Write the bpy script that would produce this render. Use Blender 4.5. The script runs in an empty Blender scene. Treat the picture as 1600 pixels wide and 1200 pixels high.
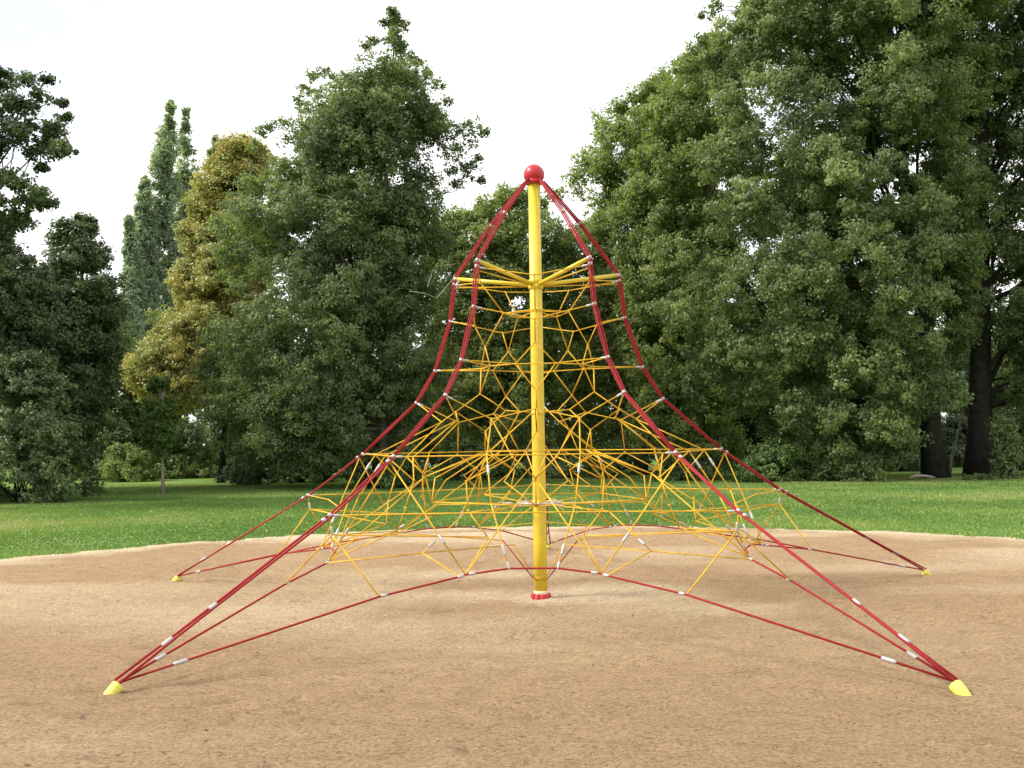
import bpy, math, random
import numpy as np
from mathutils import Vector, Matrix

sc = bpy.context.scene
COL = sc.collection
rng = np.random.default_rng(7)
random.seed(7)

# ------------------------------------------------------------------ camera
CAM = np.array([0.0, -10.18855, 1.65066])
AX = np.array([0.99951891, 0.02717511, -0.01494834])
BX = np.array([0.01650518, -0.05799783, 0.99818026])
DX = np.array([-0.02625868, 0.99794677, 0.05841846])
F = 1513.326
cd = bpy.data.cameras.new('camera')
cam = bpy.data.objects.new('camera', cd)
COL.objects.link(cam)
M = Matrix.Identity(4)
for i in range(3):
    M[i][0] = AX[i]; M[i][1] = BX[i]; M[i][2] = -DX[i]; M[i][3] = CAM[i]
cam.matrix_world = M
cd.sensor_fit = 'HORIZONTAL'; cd.sensor_width = 36.0
cd.lens = F / 1600 * 36.0
cd.clip_start = 0.05; cd.clip_end = 3000
sc.camera = cam

# ------------------------------------------------------------------ light
SUN_EL, SUN_AZ = math.radians(45), math.radians(258)     # compass azimuth, clockwise from +Y
w = bpy.data.worlds.new('World'); sc.world = w; w.use_nodes = True
nt = w.node_tree; nt.nodes.clear()
out = nt.nodes.new('ShaderNodeOutputWorld')
bg1 = nt.nodes.new('ShaderNodeBackground'); bg2 = nt.nodes.new('ShaderNodeBackground')
mixs = nt.nodes.new('ShaderNodeMixShader')
sky = nt.nodes.new('ShaderNodeTexSky'); sky.sky_type = 'NISHITA'; sky.sun_disc = False
sky.sun_elevation = SUN_EL; sky.sun_rotation = SUN_AZ
bg1.inputs['Strength'].default_value = 0.13
nt.links.new(sky.outputs[0], bg1.inputs[0])
bg2.inputs[0].default_value = (1.0, 1.0, 1.0, 1); bg2.inputs[1].default_value = 0.92
tc = nt.nodes.new('ShaderNodeTexCoord')
noi = nt.nodes.new('ShaderNodeTexNoise'); noi.inputs['Scale'].default_value = 2.2
noi.inputs['Detail'].default_value = 6; noi.inputs['Roughness'].default_value = 0.55
mp = nt.nodes.new('ShaderNodeMapping'); mp.inputs['Location'].default_value = (0.35, 0.1, 0.3)
mp.inputs['Scale'].default_value = (1, 1, 1.8)
nt.links.new(tc.outputs['Generated'], mp.inputs[0]); nt.links.new(mp.outputs[0], noi.inputs['Vector'])
cr = nt.nodes.new('ShaderNodeValToRGB')
cr.color_ramp.elements[0].position = 0.40; cr.color_ramp.elements[0].color = (0.42, 0.42, 0.42, 1)
cr.color_ramp.elements[1].position = 0.56; cr.color_ramp.elements[1].color = (1, 1, 1, 1)
dt = nt.nodes.new('ShaderNodeVectorMath'); dt.operation = 'DOT_PRODUCT'
ul = (60 - 800) / F * AX - (30 - 600) / F * BX + DX; ul = ul / np.linalg.norm(ul)
dt.inputs[1].default_value = tuple(float(q) for q in ul); nt.links.new(tc.outputs['Generated'], dt.inputs[0])
mr_ = nt.nodes.new('ShaderNodeMapRange'); mr_.inputs['From Min'].default_value = 0.975; mr_.inputs['From Max'].default_value = 1.0
mr_.inputs['To Min'].default_value = 0.06; mr_.inputs['To Max'].default_value = -0.10
nt.links.new(dt.outputs['Value'], mr_.inputs[0])
ad_ = nt.nodes.new('ShaderNodeMath'); ad_.operation = 'ADD'; nt.links.new(noi.outputs[0], ad_.inputs[0]); nt.links.new(mr_.outputs[0], ad_.inputs[1])
nt.links.new(ad_.outputs[0], cr.inputs[0]); nt.links.new(cr.outputs[0], mixs.inputs[0])
nt.links.new(bg1.outputs[0], mixs.inputs[1]); nt.links.new(bg2.outputs[0], mixs.inputs[2])
nt.links.new(mixs.outputs[0], out.inputs[0])

sl = bpy.data.lights.new('sun', 'SUN'); sl.energy = 3.0; sl.angle = math.radians(14); sl.color = (1, 0.95, 0.86)
so = bpy.data.objects.new('sun', sl); COL.objects.link(so)
sd = Vector((math.sin(SUN_AZ) * math.cos(SUN_EL), math.cos(SUN_AZ) * math.cos(SUN_EL), math.sin(SUN_EL)))
so.rotation_euler = sd.to_track_quat('Z', 'Y').to_euler()
so.location = (-20, -20, 40)

sc.view_settings.view_transform = 'Standard'; sc.view_settings.look = 'None'
sc.view_settings.exposure = 0.85; sc.view_settings.gamma = 1.0
sc.view_settings.use_curve_mapping = False
sc.render.engine = 'CYCLES'
cy = sc.cycles
cy.max_bounces = 7; cy.diffuse_bounces = 4; cy.glossy_bounces = 2; cy.transmission_bounces = 3
cy.transparent_max_bounces = 4; cy.caustics_reflective = False; cy.caustics_refractive = False

# ------------------------------------------------------------------ helpers
def at(px, py, Y):
    """world point seen at photo pixel (px,py) at world depth Y"""
    r = (px - 800) / F * AX - (py - 600) / F * BX + DX
    return CAM + r * (Y - CAM[1]) / r[1]

def ground_at(px, Y):
    p = at(px, 700, Y); return np.array([p[0], p[1], 0.0])

def mesh_np(name, verts, faces_flat, nper, mat, parent=None, smooth=False, attr=None):
    """fast mesh from arrays; every face has nper corners"""
    me = bpy.data.meshes.new(name)
    v = np.asarray(verts, dtype=np.float32); f = np.asarray(faces_flat, dtype=np.int32).ravel()
    nf = len(f) // nper
    me.vertices.add(len(v)); me.vertices.foreach_set('co', v.ravel())
    me.loops.add(len(f)); me.loops.foreach_set('vertex_index', f)
    me.polygons.add(nf)
    me.polygons.foreach_set('loop_start', np.arange(0, nf * nper, nper, dtype=np.int32))
    me.polygons.foreach_set('loop_total', np.full(nf, nper, dtype=np.int32))
    if smooth:
        me.polygons.foreach_set('use_smooth', np.ones(nf, dtype=bool))
    if attr is not None:
        a = me.attributes.new('tint', 'FLOAT', 'FACE')
        a.data.foreach_set('value', np.asarray(attr, dtype=np.float32))
    me.update(calc_edges=True)
    me.materials.append(mat)
    o = bpy.data.objects.new(name, me); COL.objects.link(o)
    if parent: o.parent = parent
    return o

class Geo:
    """collects tubes, lathes and boxes; built as one mesh"""
    def __init__(self): self.v = []; self.f = []
    def add(self, vs, fs):
        b = len(self.v); self.v.extend([tuple(map(float, p)) for p in vs]); self.f.extend([tuple(b + i for i in q) for q in fs])
    def tube(self, pts, rad, n=6, cap=True):
        P = [Vector(p) for p in pts]
        R = rad if hasattr(rad, '__len__') else [rad] * len(P)
        t = (P[1] - P[0]).normalized()
        u = t.cross(Vector((0, 0, 1)))
        if u.length < 1e-3: u = t.cross(Vector((1, 0, 0)))
        u.normalize(); vs = []
        for i, p in enumerate(P):
            a = P[max(i - 1, 0)]; b = P[min(i + 1, len(P) - 1)]
            t = (b - a).normalized()
            u = (u - t * u.dot(t)).normalized(); w_ = t.cross(u)
            for k in range(n):
                an = 2 * math.pi * k / n
                vs.append(p + (u * math.cos(an) + w_ * math.sin(an)) * R[i])
        fs = []
        for i in range(len(P) - 1):
            for k in range(n):
                k2 = (k + 1) % n
                fs.append((i * n + k, i * n + k2, (i + 1) * n + k2, (i + 1) * n + k))
        if cap:
            fs.append(tuple(range(n - 1, -1, -1))); fs.append(tuple((len(P) - 1) * n + k for k in range(n)))
        self.add(vs, fs)
    def ball(self, c, r, n=8, m=5, s=(1, 1, 1)):
        vs = [(c[0], c[1], c[2] + r * s[2])]
        for i in range(1, m):
            ph = math.pi * i / m
            for k in range(n):
                th = 2 * math.pi * k / n
                vs.append((c[0] + r * s[0] * math.sin(ph) * math.cos(th), c[1] + r * s[1] * math.sin(ph) * math.sin(th), c[2] + r * s[2] * math.cos(ph)))
        vs.append((c[0], c[1], c[2] - r * s[2])); fs = []
        for k in range(n): fs.append((0, 1 + k, 1 + (k + 1) % n))
        for i in range(m - 2):
            for k in range(n):
                a = 1 + i * n + k; b = 1 + i * n + (k + 1) % n
                fs.append((a, a + n, b + n, b))
        l = len(vs) - 1; o = 1 + (m - 2) * n
        for k in range(n): fs.append((o + k, l, o + (k + 1) % n))
        self.add(vs, fs)
    def build(self, name, mat, parent=None, smooth=True):
        me = bpy.data.meshes.new(name); me.from_pydata(self.v, [], self.f)
        if smooth:
            me.polygons.foreach_set('use_smooth', [True] * len(me.polygons))
        me.materials.append(mat); me.update()
        o = bpy.data.objects.new(name, me); COL.objects.link(o)
        if parent: o.parent = parent
        return o

def thing(name, label, cat, loc=(0, 0, 0), group=None):
    o = bpy.data.objects.new(name, None); COL.objects.link(o); o.location = loc; o.empty_display_size = 0.3
    o['label'] = label; o['category'] = cat
    if group: o['group'] = group
    return o

def tag(o, label=None, cat=None, group=None, kind=None):
    if label: o['label'] = label
    if cat: o['category'] = cat
    if group: o['group'] = group
    if kind: o['kind'] = kind
    return o

# ------------------------------------------------------------------ materials
def new_mat(name):
    m = bpy.data.materials.new(name); m.use_nodes = True
    n = m.node_tree; n.nodes.clear()
    o = n.nodes.new('ShaderNodeOutputMaterial')
    return m, n, o

def N(n, typ, **kw):
    x = n.nodes.new(typ)
    for k, v in kw.items():
        if k in x.inputs.keys(): x.inputs[k].default_value = v
        else: setattr(x, k, v)
    return x

def ramp(n, stops):
    r = n.nodes.new('ShaderNodeValToRGB'); e = r.color_ramp.elements
    while len(e) < len(stops): e.new(0.5)
    for i, (p, c) in enumerate(stops):
        e[i].position = p; e[i].color = (*c, 1)
    return r

def paint(name, c, rough=0.4, metal=0.0, var=0.15, scale=9, bump=0.0, spec=0.5):
    m, n, o = new_mat(name)
    p = N(n, 'ShaderNodeBsdfPrincipled'); p.inputs['Roughness'].default_value = rough
    p.inputs['Metallic'].default_value = metal; p.inputs['Specular IOR Level'].default_value = spec
    t = N(n, 'ShaderNodeTexCoord'); z = N(n, 'ShaderNodeTexNoise', Scale=scale, Detail=6.0, Roughness=0.6)
    n.links.new(t.outputs['Object'], z.inputs['Vector'])
    lo = tuple(x * (1 - var) for x in c); hi = tuple(min(1, x * (1 + var)) for x in c)
    r = ramp(n, [(0.3, lo), (0.7, hi)])
    n.links.new(z.outputs[0], r.inputs[0]); n.links.new(r.outputs[0], p.inputs['Base Color'])
    if bump:
        b = N(n, 'ShaderNodeBump', Strength=bump, Distance=0.01)
        n.links.new(z.outputs[0], b.inputs['Height']); n.links.new(b.outputs[0], p.inputs['Normal'])
    n.links.new(p.outputs[0], o.inputs[0]); return m

def leaf_mat(name, stops, trans=0.52, rough=0.5, tmul=(1.25, 1.3, 0.6), nscale=0.35):
    m, n, o = new_mat(name)
    at_ = N(n, 'ShaderNodeAttribute', attribute_name='tint')
    t = N(n, 'ShaderNodeTexCoord'); z = N(n, 'ShaderNodeTexNoise', Scale=nscale, Detail=4.0)
    n.links.new(t.outputs['Object'], z.inputs['Vector'])
    mx = N(n, 'ShaderNodeMath', operation='MULTIPLY_ADD')
    n.links.new(z.outputs[0], mx.inputs[0]); mx.inputs[1].default_value = 0.9; mx.inputs[2].default_value = -0.45
    ad = N(n, 'ShaderNodeMath', operation='ADD'); n.links.new(at_.outputs['Fac'], ad.inputs[0]); n.links.new(mx.outputs[0], ad.inputs[1])
    r = ramp(n, stops); n.links.new(ad.outputs[0], r.inputs[0])
    p = N(n, 'ShaderNodeBsdfPrincipled'); p.inputs['Roughness'].default_value = rough; p.inputs['Specular IOR Level'].default_value = 0.5
    n.links.new(r.outputs[0], p.inputs['Base Color'])
    tr = N(n, 'ShaderNodeBsdfTranslucent')
    mc = N(n, 'ShaderNodeMix', data_type='RGBA', blend_type='MULTIPLY'); mc.inputs[0].default_value = 1
    n.links.new(r.outputs[0], mc.inputs[6]); mc.inputs[7].default_value = (*tmul, 1)
    n.links.new(mc.outputs[2], tr.inputs[0])
    ms = N(n, 'ShaderNodeMixShader'); ms.inputs[0].default_value = trans
    n.links.new(p.outputs[0], ms.inputs[1]); n.links.new(tr.outputs[0], ms.inputs[2]); n.links.new(ms.outputs[0], o.inputs[0])
    return m

MAT = {}
MAT['yellow'] = paint('yellow_paint', (0.62, 0.46, 0.03), 0.4, var=0.08, scale=4)
MAT['yellow_pale'] = paint('pale_yellow_plastic', (0.62, 0.55, 0.10), 0.55, var=0.14, scale=30, bump=0.1)
MAT['rope_y'] = paint('yellow_rope', (0.60, 0.345, 0.024), 0.75, var=0.35, scale=6, spec=0.25)
MAT['rope_r'] = paint('red_rope', (0.27, 0.012, 0.016), 0.7, var=0.22, scale=40, spec=0.3)
MAT['red'] = paint('red_cap', (0.40, 0.008, 0.018), 0.36, var=0.06)
MAT['red_flange'] = paint('red_flange', (0.50, 0.03, 0.05), 0.6, var=0.3, scale=40)
MAT['cream'] = paint('cream_collar', (0.75, 0.62, 0.42), 0.5)
MAT['alu'] = paint('aluminium_clamp', (0.42, 0.40, 0.39), 0.45, metal=0.3, var=0.1, scale=60)
MAT['bark'] = paint('dark_bark', (0.024, 0.021, 0.017), 0.9, var=0.5, scale=5, bump=0.6, spec=0.15)
MAT['bark_grey'] = paint('grey_bark', (0.12, 0.11, 0.09), 0.9, var=0.5, scale=5, bump=0.6, spec=0.15)
MAT['dead'] = paint('dead_wood', (0.36, 0.31, 0.28), 0.9, var=0.2)
MAT['stake'] = paint('pale_stem', (0.30, 0.26, 0.2), 0.85, var=0.3)
MAT['L_alder'] = leaf_mat('alder_leaves', [(0.0, (0.072, 0.105, 0.050)), (0.5, (0.150, 0.200, 0.090)), (1, (0.29, 0.34, 0.15))])
MAT['L_linden'] = leaf_mat('linden_leaves', [(0.0, (0.075, 0.110, 0.045)), (0.5, (0.165, 0.215, 0.090)), (1, (0.32, 0.37, 0.17))])
MAT['L_ash'] = leaf_mat('light_leaves', [(0.0, (0.090, 0.135, 0.045)), (0.5, (0.195, 0.25, 0.085)), (1, (0.32, 0.37, 0.14))])
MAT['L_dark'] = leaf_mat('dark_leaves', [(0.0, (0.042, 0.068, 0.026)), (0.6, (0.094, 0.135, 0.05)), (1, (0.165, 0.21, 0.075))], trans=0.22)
MAT['L_poplar'] = leaf_mat('poplar_leaves', [(0.0, (0.17, 0.215, 0.17)), (0.5, (0.30, 0.37, 0.28)), (1, (0.42, 0.48, 0.37))])
MAT['L_chestnut'] = leaf_mat('autumn_leaves', [(0.0, (0.27, 0.165, 0.05)), (0.2, (0.39, 0.325, 0.09)), (0.5, (0.45, 0.44, 0.145)), (0.75, (0.32, 0.37, 0.13)), (1, (0.20, 0.27, 0.10))], trans=0.35, tmul=(1.2, 1.1, 0.6), nscale=0.5)
MAT['L_sap'] = leaf_mat('sapling_leaves', [(0.0, (0.055, 0.099, 0.022)), (0.6, (0.110, 0.176, 0.033)), (1, (0.187, 0.253, 0.055))], trans=0.4)
MAT['L_weed'] = leaf_mat('weed_leaves', [(0.0, (0.054, 0.096, 0.026)), (0.6, (0.102, 0.168, 0.042)), (1, (0.180, 0.240, 0.072))], trans=0.3)

def grass_ground_mat():
    m, n, o = new_mat('lawn_soil')
    p = N(n, 'ShaderNodeBsdfPrincipled', Roughness=0.95); p.inputs['Specular IOR Level'].default_value = 0.1
    t = N(n, 'ShaderNodeTexCoord')
    z = N(n, 'ShaderNodeTexNoise', Scale=0.25, Detail=8.0, Roughness=0.65); n.links.new(t.outputs['Object'], z.inputs['Vector'])
    r = ramp(n, [(0.3, (0.085, 0.15, 0.03)), (0.55, (0.135, 0.225, 0.048)), (0.75, (0.21, 0.26, 0.08))]); n.links.new(z.outputs[0], r.inputs[0])
    z2 = N(n, 'ShaderNodeTexNoise', Scale=30.0, Detail=4.0); n.links.new(t.outputs['Object'], z2.inputs['Vector'])
    mx = N(n, 'ShaderNodeMix', data_type='RGBA', blend_type='OVERLAY'); mx.inputs[0].default_value = 0.5
    n.links.new(r.outputs[0], mx.inputs[6]); n.links.new(z2.outputs[1], mx.inputs[7])
    n.links.new(mx.outputs[2], p.inputs['Base Color'])
    b = N(n, 'ShaderNodeBump', Strength=0.6, Distance=0.04); n.links.new(z2.outputs[0], b.inputs['Height']); n.links.new(b.outputs[0], p.inputs['Normal'])
    n.links.new(p.outputs[0], o.inputs[0]); return m

def sand_mat():
    m, n, o = new_mat('sand')
    p = N(n, 'ShaderNodeBsdfPrincipled', Roughness=0.95); p.inputs['Specular IOR Level'].default_value = 0.1
    t = N(n, 'ShaderNodeTexCoord')
    def noise(scale, det, rough, sxy=(1, 1, 1), dist=0.0):
        mp_ = N(n, 'ShaderNodeMapping'); mp_.inputs['Scale'].default_value = sxy
        n.links.new(t.outputs['Object'], mp_.inputs[0])
        q = N(n, 'ShaderNodeTexNoise', Scale=scale, Detail=det, Roughness=rough, Distortion=dist)
        n.links.new(mp_.outputs[0], q.inputs['Vector']); return q
    big = noise(0.22, 5, 0.55, (0.6, 1.5, 1), 0.8)
    r1 = ramp(n, [(0.28, (0.385, 0.260, 0.149)), (0.52, (0.418, 0.287, 0.167)), (0.74, (0.46, 0.33, 0.20))]); n.links.new(big.outputs[0], r1.inputs[0])
    mid = noise(4.2, 9, 0.78, (0.75, 1.15, 1), 0.5)
    r2 = ramp(n, [(0.33, (0.45, 0.42, 0.38)), (0.42, (0.88, 0.87, 0.86)), (0.53, (1, 1, 1)), (0.66, (1.1, 1.1, 1.1))]); n.links.new(mid.outputs[0], r2.inputs[0])
    m1 = N(n, 'ShaderNodeMix', data_type='RGBA', blend_type='MULTIPLY'); m1.inputs[0].default_value = 0.6
    n.links.new(r1.outputs[0], m1.inputs[6]); n.links.new(r2.outputs[0], m1.inputs[7])
    fine = noise(38, 8, 0.8)
    r3 = ramp(n, [(0.37, (0.45, 0.42, 0.39)), (0.48, (0.95, 0.95, 0.95)), (0.60, (1.25, 1.25, 1.25))]); n.links.new(fine.outputs[0], r3.inputs[0])
    m2 = N(n, 'ShaderNodeMix', data_type='RGBA', blend_type='MULTIPLY'); m2.inputs[0].default_value = 0.85
    rim = N(n, 'ShaderNodeAttribute', attribute_name='rim_pale')
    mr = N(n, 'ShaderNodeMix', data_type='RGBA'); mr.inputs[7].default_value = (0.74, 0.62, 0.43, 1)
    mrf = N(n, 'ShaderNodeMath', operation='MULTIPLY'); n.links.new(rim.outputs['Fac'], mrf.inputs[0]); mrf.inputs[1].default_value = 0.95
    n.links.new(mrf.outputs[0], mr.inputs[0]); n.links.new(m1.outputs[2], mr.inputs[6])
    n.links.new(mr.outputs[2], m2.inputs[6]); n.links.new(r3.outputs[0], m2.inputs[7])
    fleck = noise(30, 5, 0.7, (0.6, 1.9, 1), 0.4)
    r4 = ramp(n, [(0.36, (0.25, 0.22, 0.2)), (0.425, (1, 1, 1)), (0.6, (1, 1, 1))]); n.links.new(fleck.outputs[0], r4.inputs[0])
    grain = noise(150, 3, 0.8)
    r5 = ramp(n, [(0.38, (0.55, 0.52, 0.5)), (0.5, (1, 1, 1)), (0.62, (1.25, 1.23, 1.2))]); n.links.new(grain.outputs[0], r5.inputs[0])
    m3 = N(n, 'ShaderNodeMix', data_type='RGBA', blend_type='MULTIPLY'); m3.inputs[0].default_value = 0.65
    n.links.new(m2.outputs[2], m3.inputs[6]); n.links.new(r4.outputs[0], m3.inputs[7])
    m4 = N(n, 'ShaderNodeMix', data_type='RGBA', blend_type='MULTIPLY'); m4.inputs[0].default_value = 0.8
    n.links.new(m3.outputs[2], m4.inputs[6]); n.links.new(r5.outputs[0], m4.inputs[7])
    n.links.new(m4.outputs[2], p.inputs['Base Color'])
    ad = N(n, 'ShaderNodeMath', operation='MULTIPLY_ADD'); n.links.new(mid.outputs[0], ad.inputs[0]); ad.inputs[1].default_value = 2.0
    n.links.new(fine.outputs[0], ad.inputs[2])
    b = N(n, 'ShaderNodeBump', Strength=1.0, Distance=0.03); n.links.new(ad.outputs[0], b.inputs['Height']); n.links.new(b.outputs[0], p.inputs['Normal'])
    n.links.new(p.outputs[0], o.inputs[0]); return m

# ------------------------------------------------------------------ ground
def vnoise(x, y, s, seed):
    """smooth value noise, arrays"""
    r = np.random.default_rng(seed); g = r.random((257, 257))
    u = x / s + 61.3; v = y / s + 77.7
    i = np.floor(u).astype(int); j = np.floor(v).astype(int); a = u - i; b = v - j
    a = a * a * (3 - 2 * a); b = b * b * (3 - 2 * b); i %= 256; j %= 256
    return (g[i, j] * (1 - a) + g[i + 1, j] * a) * (1 - b) + (g[i, j + 1] * (1 - a) + g[i + 1, j + 1] * a) * b

RIM = [(-180, 12.3), (-150, 11.8), (-110, 10.2), (-80, 9.45), (-61, 9.40), (-53, 9.0), (-42.5, 8.93), (-27.5, 8.85), (-16.4, 8.91), (0.5, 8.88), (12.6, 8.82), (31.8, 8.9), (44.8, 9.4), (54.2, 9.5), (75, 10.0), (110, 10.6), (150, 11.8), (180, 12.3)]
def rim_r(th):
    d = np.degrees(th)
    base = np.interp(d, [a for a, _ in RIM], [b for _, b in RIM])
    return base + 0.10 * np.sin(th * 23 + 1) * np.sin(th * 7) + 0.05 * np.sin(th * 61 + 2) + 0.03 * np.sin(th * 137) + 0.22 * (vnoise(th * 22, th * 0, 1.0, 31) - 0.5) + 0.14 * (vnoise(th * 70, th * 0, 1.0, 32) - 0.5)

LAWN = -0.035
def rect_sheet():
    g = Geo(); s = 900
    g.add([(-s, -s, LAWN), (s, -s, LAWN), (s, s, LAWN), (-s, s, LAWN)], [(0, 1, 2, 3)])
    return tag(g.build('lawn', grass_ground_mat(), smooth=False), kind='structure')
rect_sheet()

def sand_sheet():
    nr, na = 300, 760
    th = np.linspace(-math.pi, math.pi, na, endpoint=False)
    q = np.linspace(0, 1, nr + 1)[1:]
    T, Q = np.meshgrid(th, q)
    Rr = rim_r(T) * Q; X = Rr * np.sin(T); Y = Rr * np.cos(T)
    Z = 0.004 + 0.030 * vnoise(X, Y, 1.3, 1) + 0.026 * vnoise(X, Y, 0.36, 2) + 0.016 * vnoise(X, Y, 0.13, 3)
    r_ = np.random.default_rng(5)
    for _ in range(420):
        a_, b_ = r_.uniform(-math.pi, math.pi), 9.3 * r_.random() ** 0.6
        x_, y_ = b_ * math.sin(a_), b_ * math.cos(a_); t_ = r_.uniform(0, math.pi); l_, w__ = r_.uniform(0.09, 0.20), r_.uniform(0.05, 0.10)
        m_ = (np.abs(X - x_) < 0.6) & (np.abs(Y - y_) < 0.6)
        if not m_.any(): continue
        u_ = (X[m_] - x_) * math.cos(t_) + (Y[m_] - y_) * math.sin(t_); v_ = -(X[m_] - x_) * math.sin(t_) + (Y[m_] - y_) * math.cos(t_)
        q_ = (u_ / l_) ** 2 + (v_ / w__) ** 2
        Z[m_] += r_.uniform(0.012, 0.026) * (0.45 * np.exp(-(q_ - 1.6) ** 2 * 1.2) - np.exp(-q_))
    Z = Z * np.clip((1 - Q) * 14, 0.0, 1) + LAWN + 0.004
    v = np.stack([X, Y, Z], -1).reshape(-1, 3)
    v = np.vstack([v, [[0, 0, 0.0]]])
    idx = np.arange(nr * na).reshape(nr, na); nx = np.roll(idx, -1, 1)
    quads = np.stack([idx[:-1], nx[:-1], nx[1:], idx[1:]], -1).reshape(-1, 4)[:, ::-1]
    c = len(v) - 1
    tri = np.stack([np.full(na, c), nx[0], idx[0], idx[0]], -1)
    me = bpy.data.meshes.new('sand')
    me.from_pydata(v.tolist(), [], quads.tolist() + [t[:3] for t in tri.tolist()])
    me.polygons.foreach_set('use_smooth', [True] * len(me.polygons))
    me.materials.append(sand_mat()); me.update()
    rim_pale = np.clip(1 - (1 - Q) * Rr / (0.5 + 2.6 * vnoise(X, Y, 1.6, 14) ** 1.5), 0, 1)  # sand colour gets paler towards the rim, over an uneven width
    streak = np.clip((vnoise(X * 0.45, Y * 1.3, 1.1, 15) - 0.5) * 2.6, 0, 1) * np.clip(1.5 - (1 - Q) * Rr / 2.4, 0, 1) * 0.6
    at2 = me.attributes.new('rim_pale', 'FLOAT', 'POINT')
    at2.data.foreach_set('value', np.append(np.clip(np.maximum(rim_pale, streak), 0, 1).ravel(), 0).astype(np.float32))
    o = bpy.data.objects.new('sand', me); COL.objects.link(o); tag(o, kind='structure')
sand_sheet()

def grass_blades():
    n = 640000
    # sample depth so that blades are denser near the pit
    X = rng.uniform(-24, 24, n * 3); Y = -4 + 36 * rng.random(n * 3) ** 1.25
    th = np.arctan2(X, Y); rr = np.hypot(X, Y)
    edge = rr - rim_r(th)
    keep = (edge > -0.05 - 0.25 * rng.random(len(X)) ** 3) & (np.abs(X) < (Y + 10.2) * 0.62 + 1)
    X, Y, edge = X[keep][:n], Y[keep][:n], edge[keep][:n]; n = len(X)
    d = Y + 10.2
    patch = np.clip((vnoise(X, Y * 1.6, 3.4, 5) * 0.5 + vnoise(X, Y, 1.1, 6) * 0.3 + vnoise(X, Y, 0.35, 9) * 0.2 - 0.5) * 1.9 + 0.5, 0, 1)
    h = (0.018 + 0.028 * rng.random(n)) * (0.5 + 1.0 * patch) * np.where(edge < 0.4, 1.25, 1.0)
    wd = 0.0045 + 0.00042 * d
    a = rng.uniform(0, 2 * np.pi, n); lean = rng.normal(0, 0.45, (n, 2)) * h[:, None]
    base = np.stack([X, Y, np.full(n, LAWN)], -1)
    side = np.stack([np.cos(a), np.sin(a), np.zeros(n)], -1) * wd[:, None]
    tip = base + np.stack([lean[:, 0], lean[:, 1], h], -1)
    v = np.stack([base - side, base + side, tip], 1).reshape(-1, 3)
    tint = np.clip(-0.05 + 0.62 * patch + 0.5 * np.clip((vnoise(X * 0.5, Y * 1.5, 4.5, 41) - 0.35) * 2, 0, 1) + rng.normal(0, 0.17, n), 0, 1)
    m = leaf_mat('grass_blades', [(0.0, (0.085, 0.165, 0.032)), (0.5, (0.16, 0.265, 0.058)), (0.8, (0.245, 0.33, 0.09)), (1, (0.34, 0.36, 0.15))], trans=0.35, rough=0.5, tmul=(1.2, 1.2, 0.5))
    o = mesh_np('grass', v, np.arange(3 * n), 3, m, attr=tint); tag(o, kind='stuff')
grass_blades()

# ------------------------------------------------------------------ foliage machinery
def litter(name, mat, n, yr, half, size, inside, z, flatness=2.0):
    X = rng.uniform(-half, half, n * 3); Y = yr[0] + (yr[1] - yr[0]) * rng.random(n * 3) ** 1.2
    e = np.hypot(X, Y) - rim_r(np.arctan2(X, Y))
    k = (e < -0.1) if inside else (e > 0.1)
    X, Y = X[k][:n], Y[k][:n]; n = len(X)
    nr = rng.normal(size=(n, 3)) * 0.5; nr[:, 2] += flatness
    v = leaves_at(np.stack([X, Y, np.full(n, z)], -1), nr, size, 0.4)
    tag(mesh_np(name, v, np.arange(4 * n), 4, mat, attr=rng.random(n)), kind='stuff')
def leaves_at(centres, normals, size, aspect=0.62):
    n = len(centres)
    nn = normals / np.linalg.norm(normals, axis=1, keepdims=True)
    t = rng.normal(size=(n, 3)); t -= nn * np.sum(t * nn, 1, keepdims=True); t /= np.linalg.norm(t, axis=1, keepdims=True)
    b = np.cross(nn, t)
    s = size * rng.uniform(0.65, 1.3, n)[:, None]
    v = np.stack([centres - t * s * 0.5, centres + b * s * 0.5 * aspect + t * s * 0.08, centres + t * s * 0.5, centres - b * s * 0.5 * aspect + t * s * 0.08], 1)
    return v.reshape(-1, 3)

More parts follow.
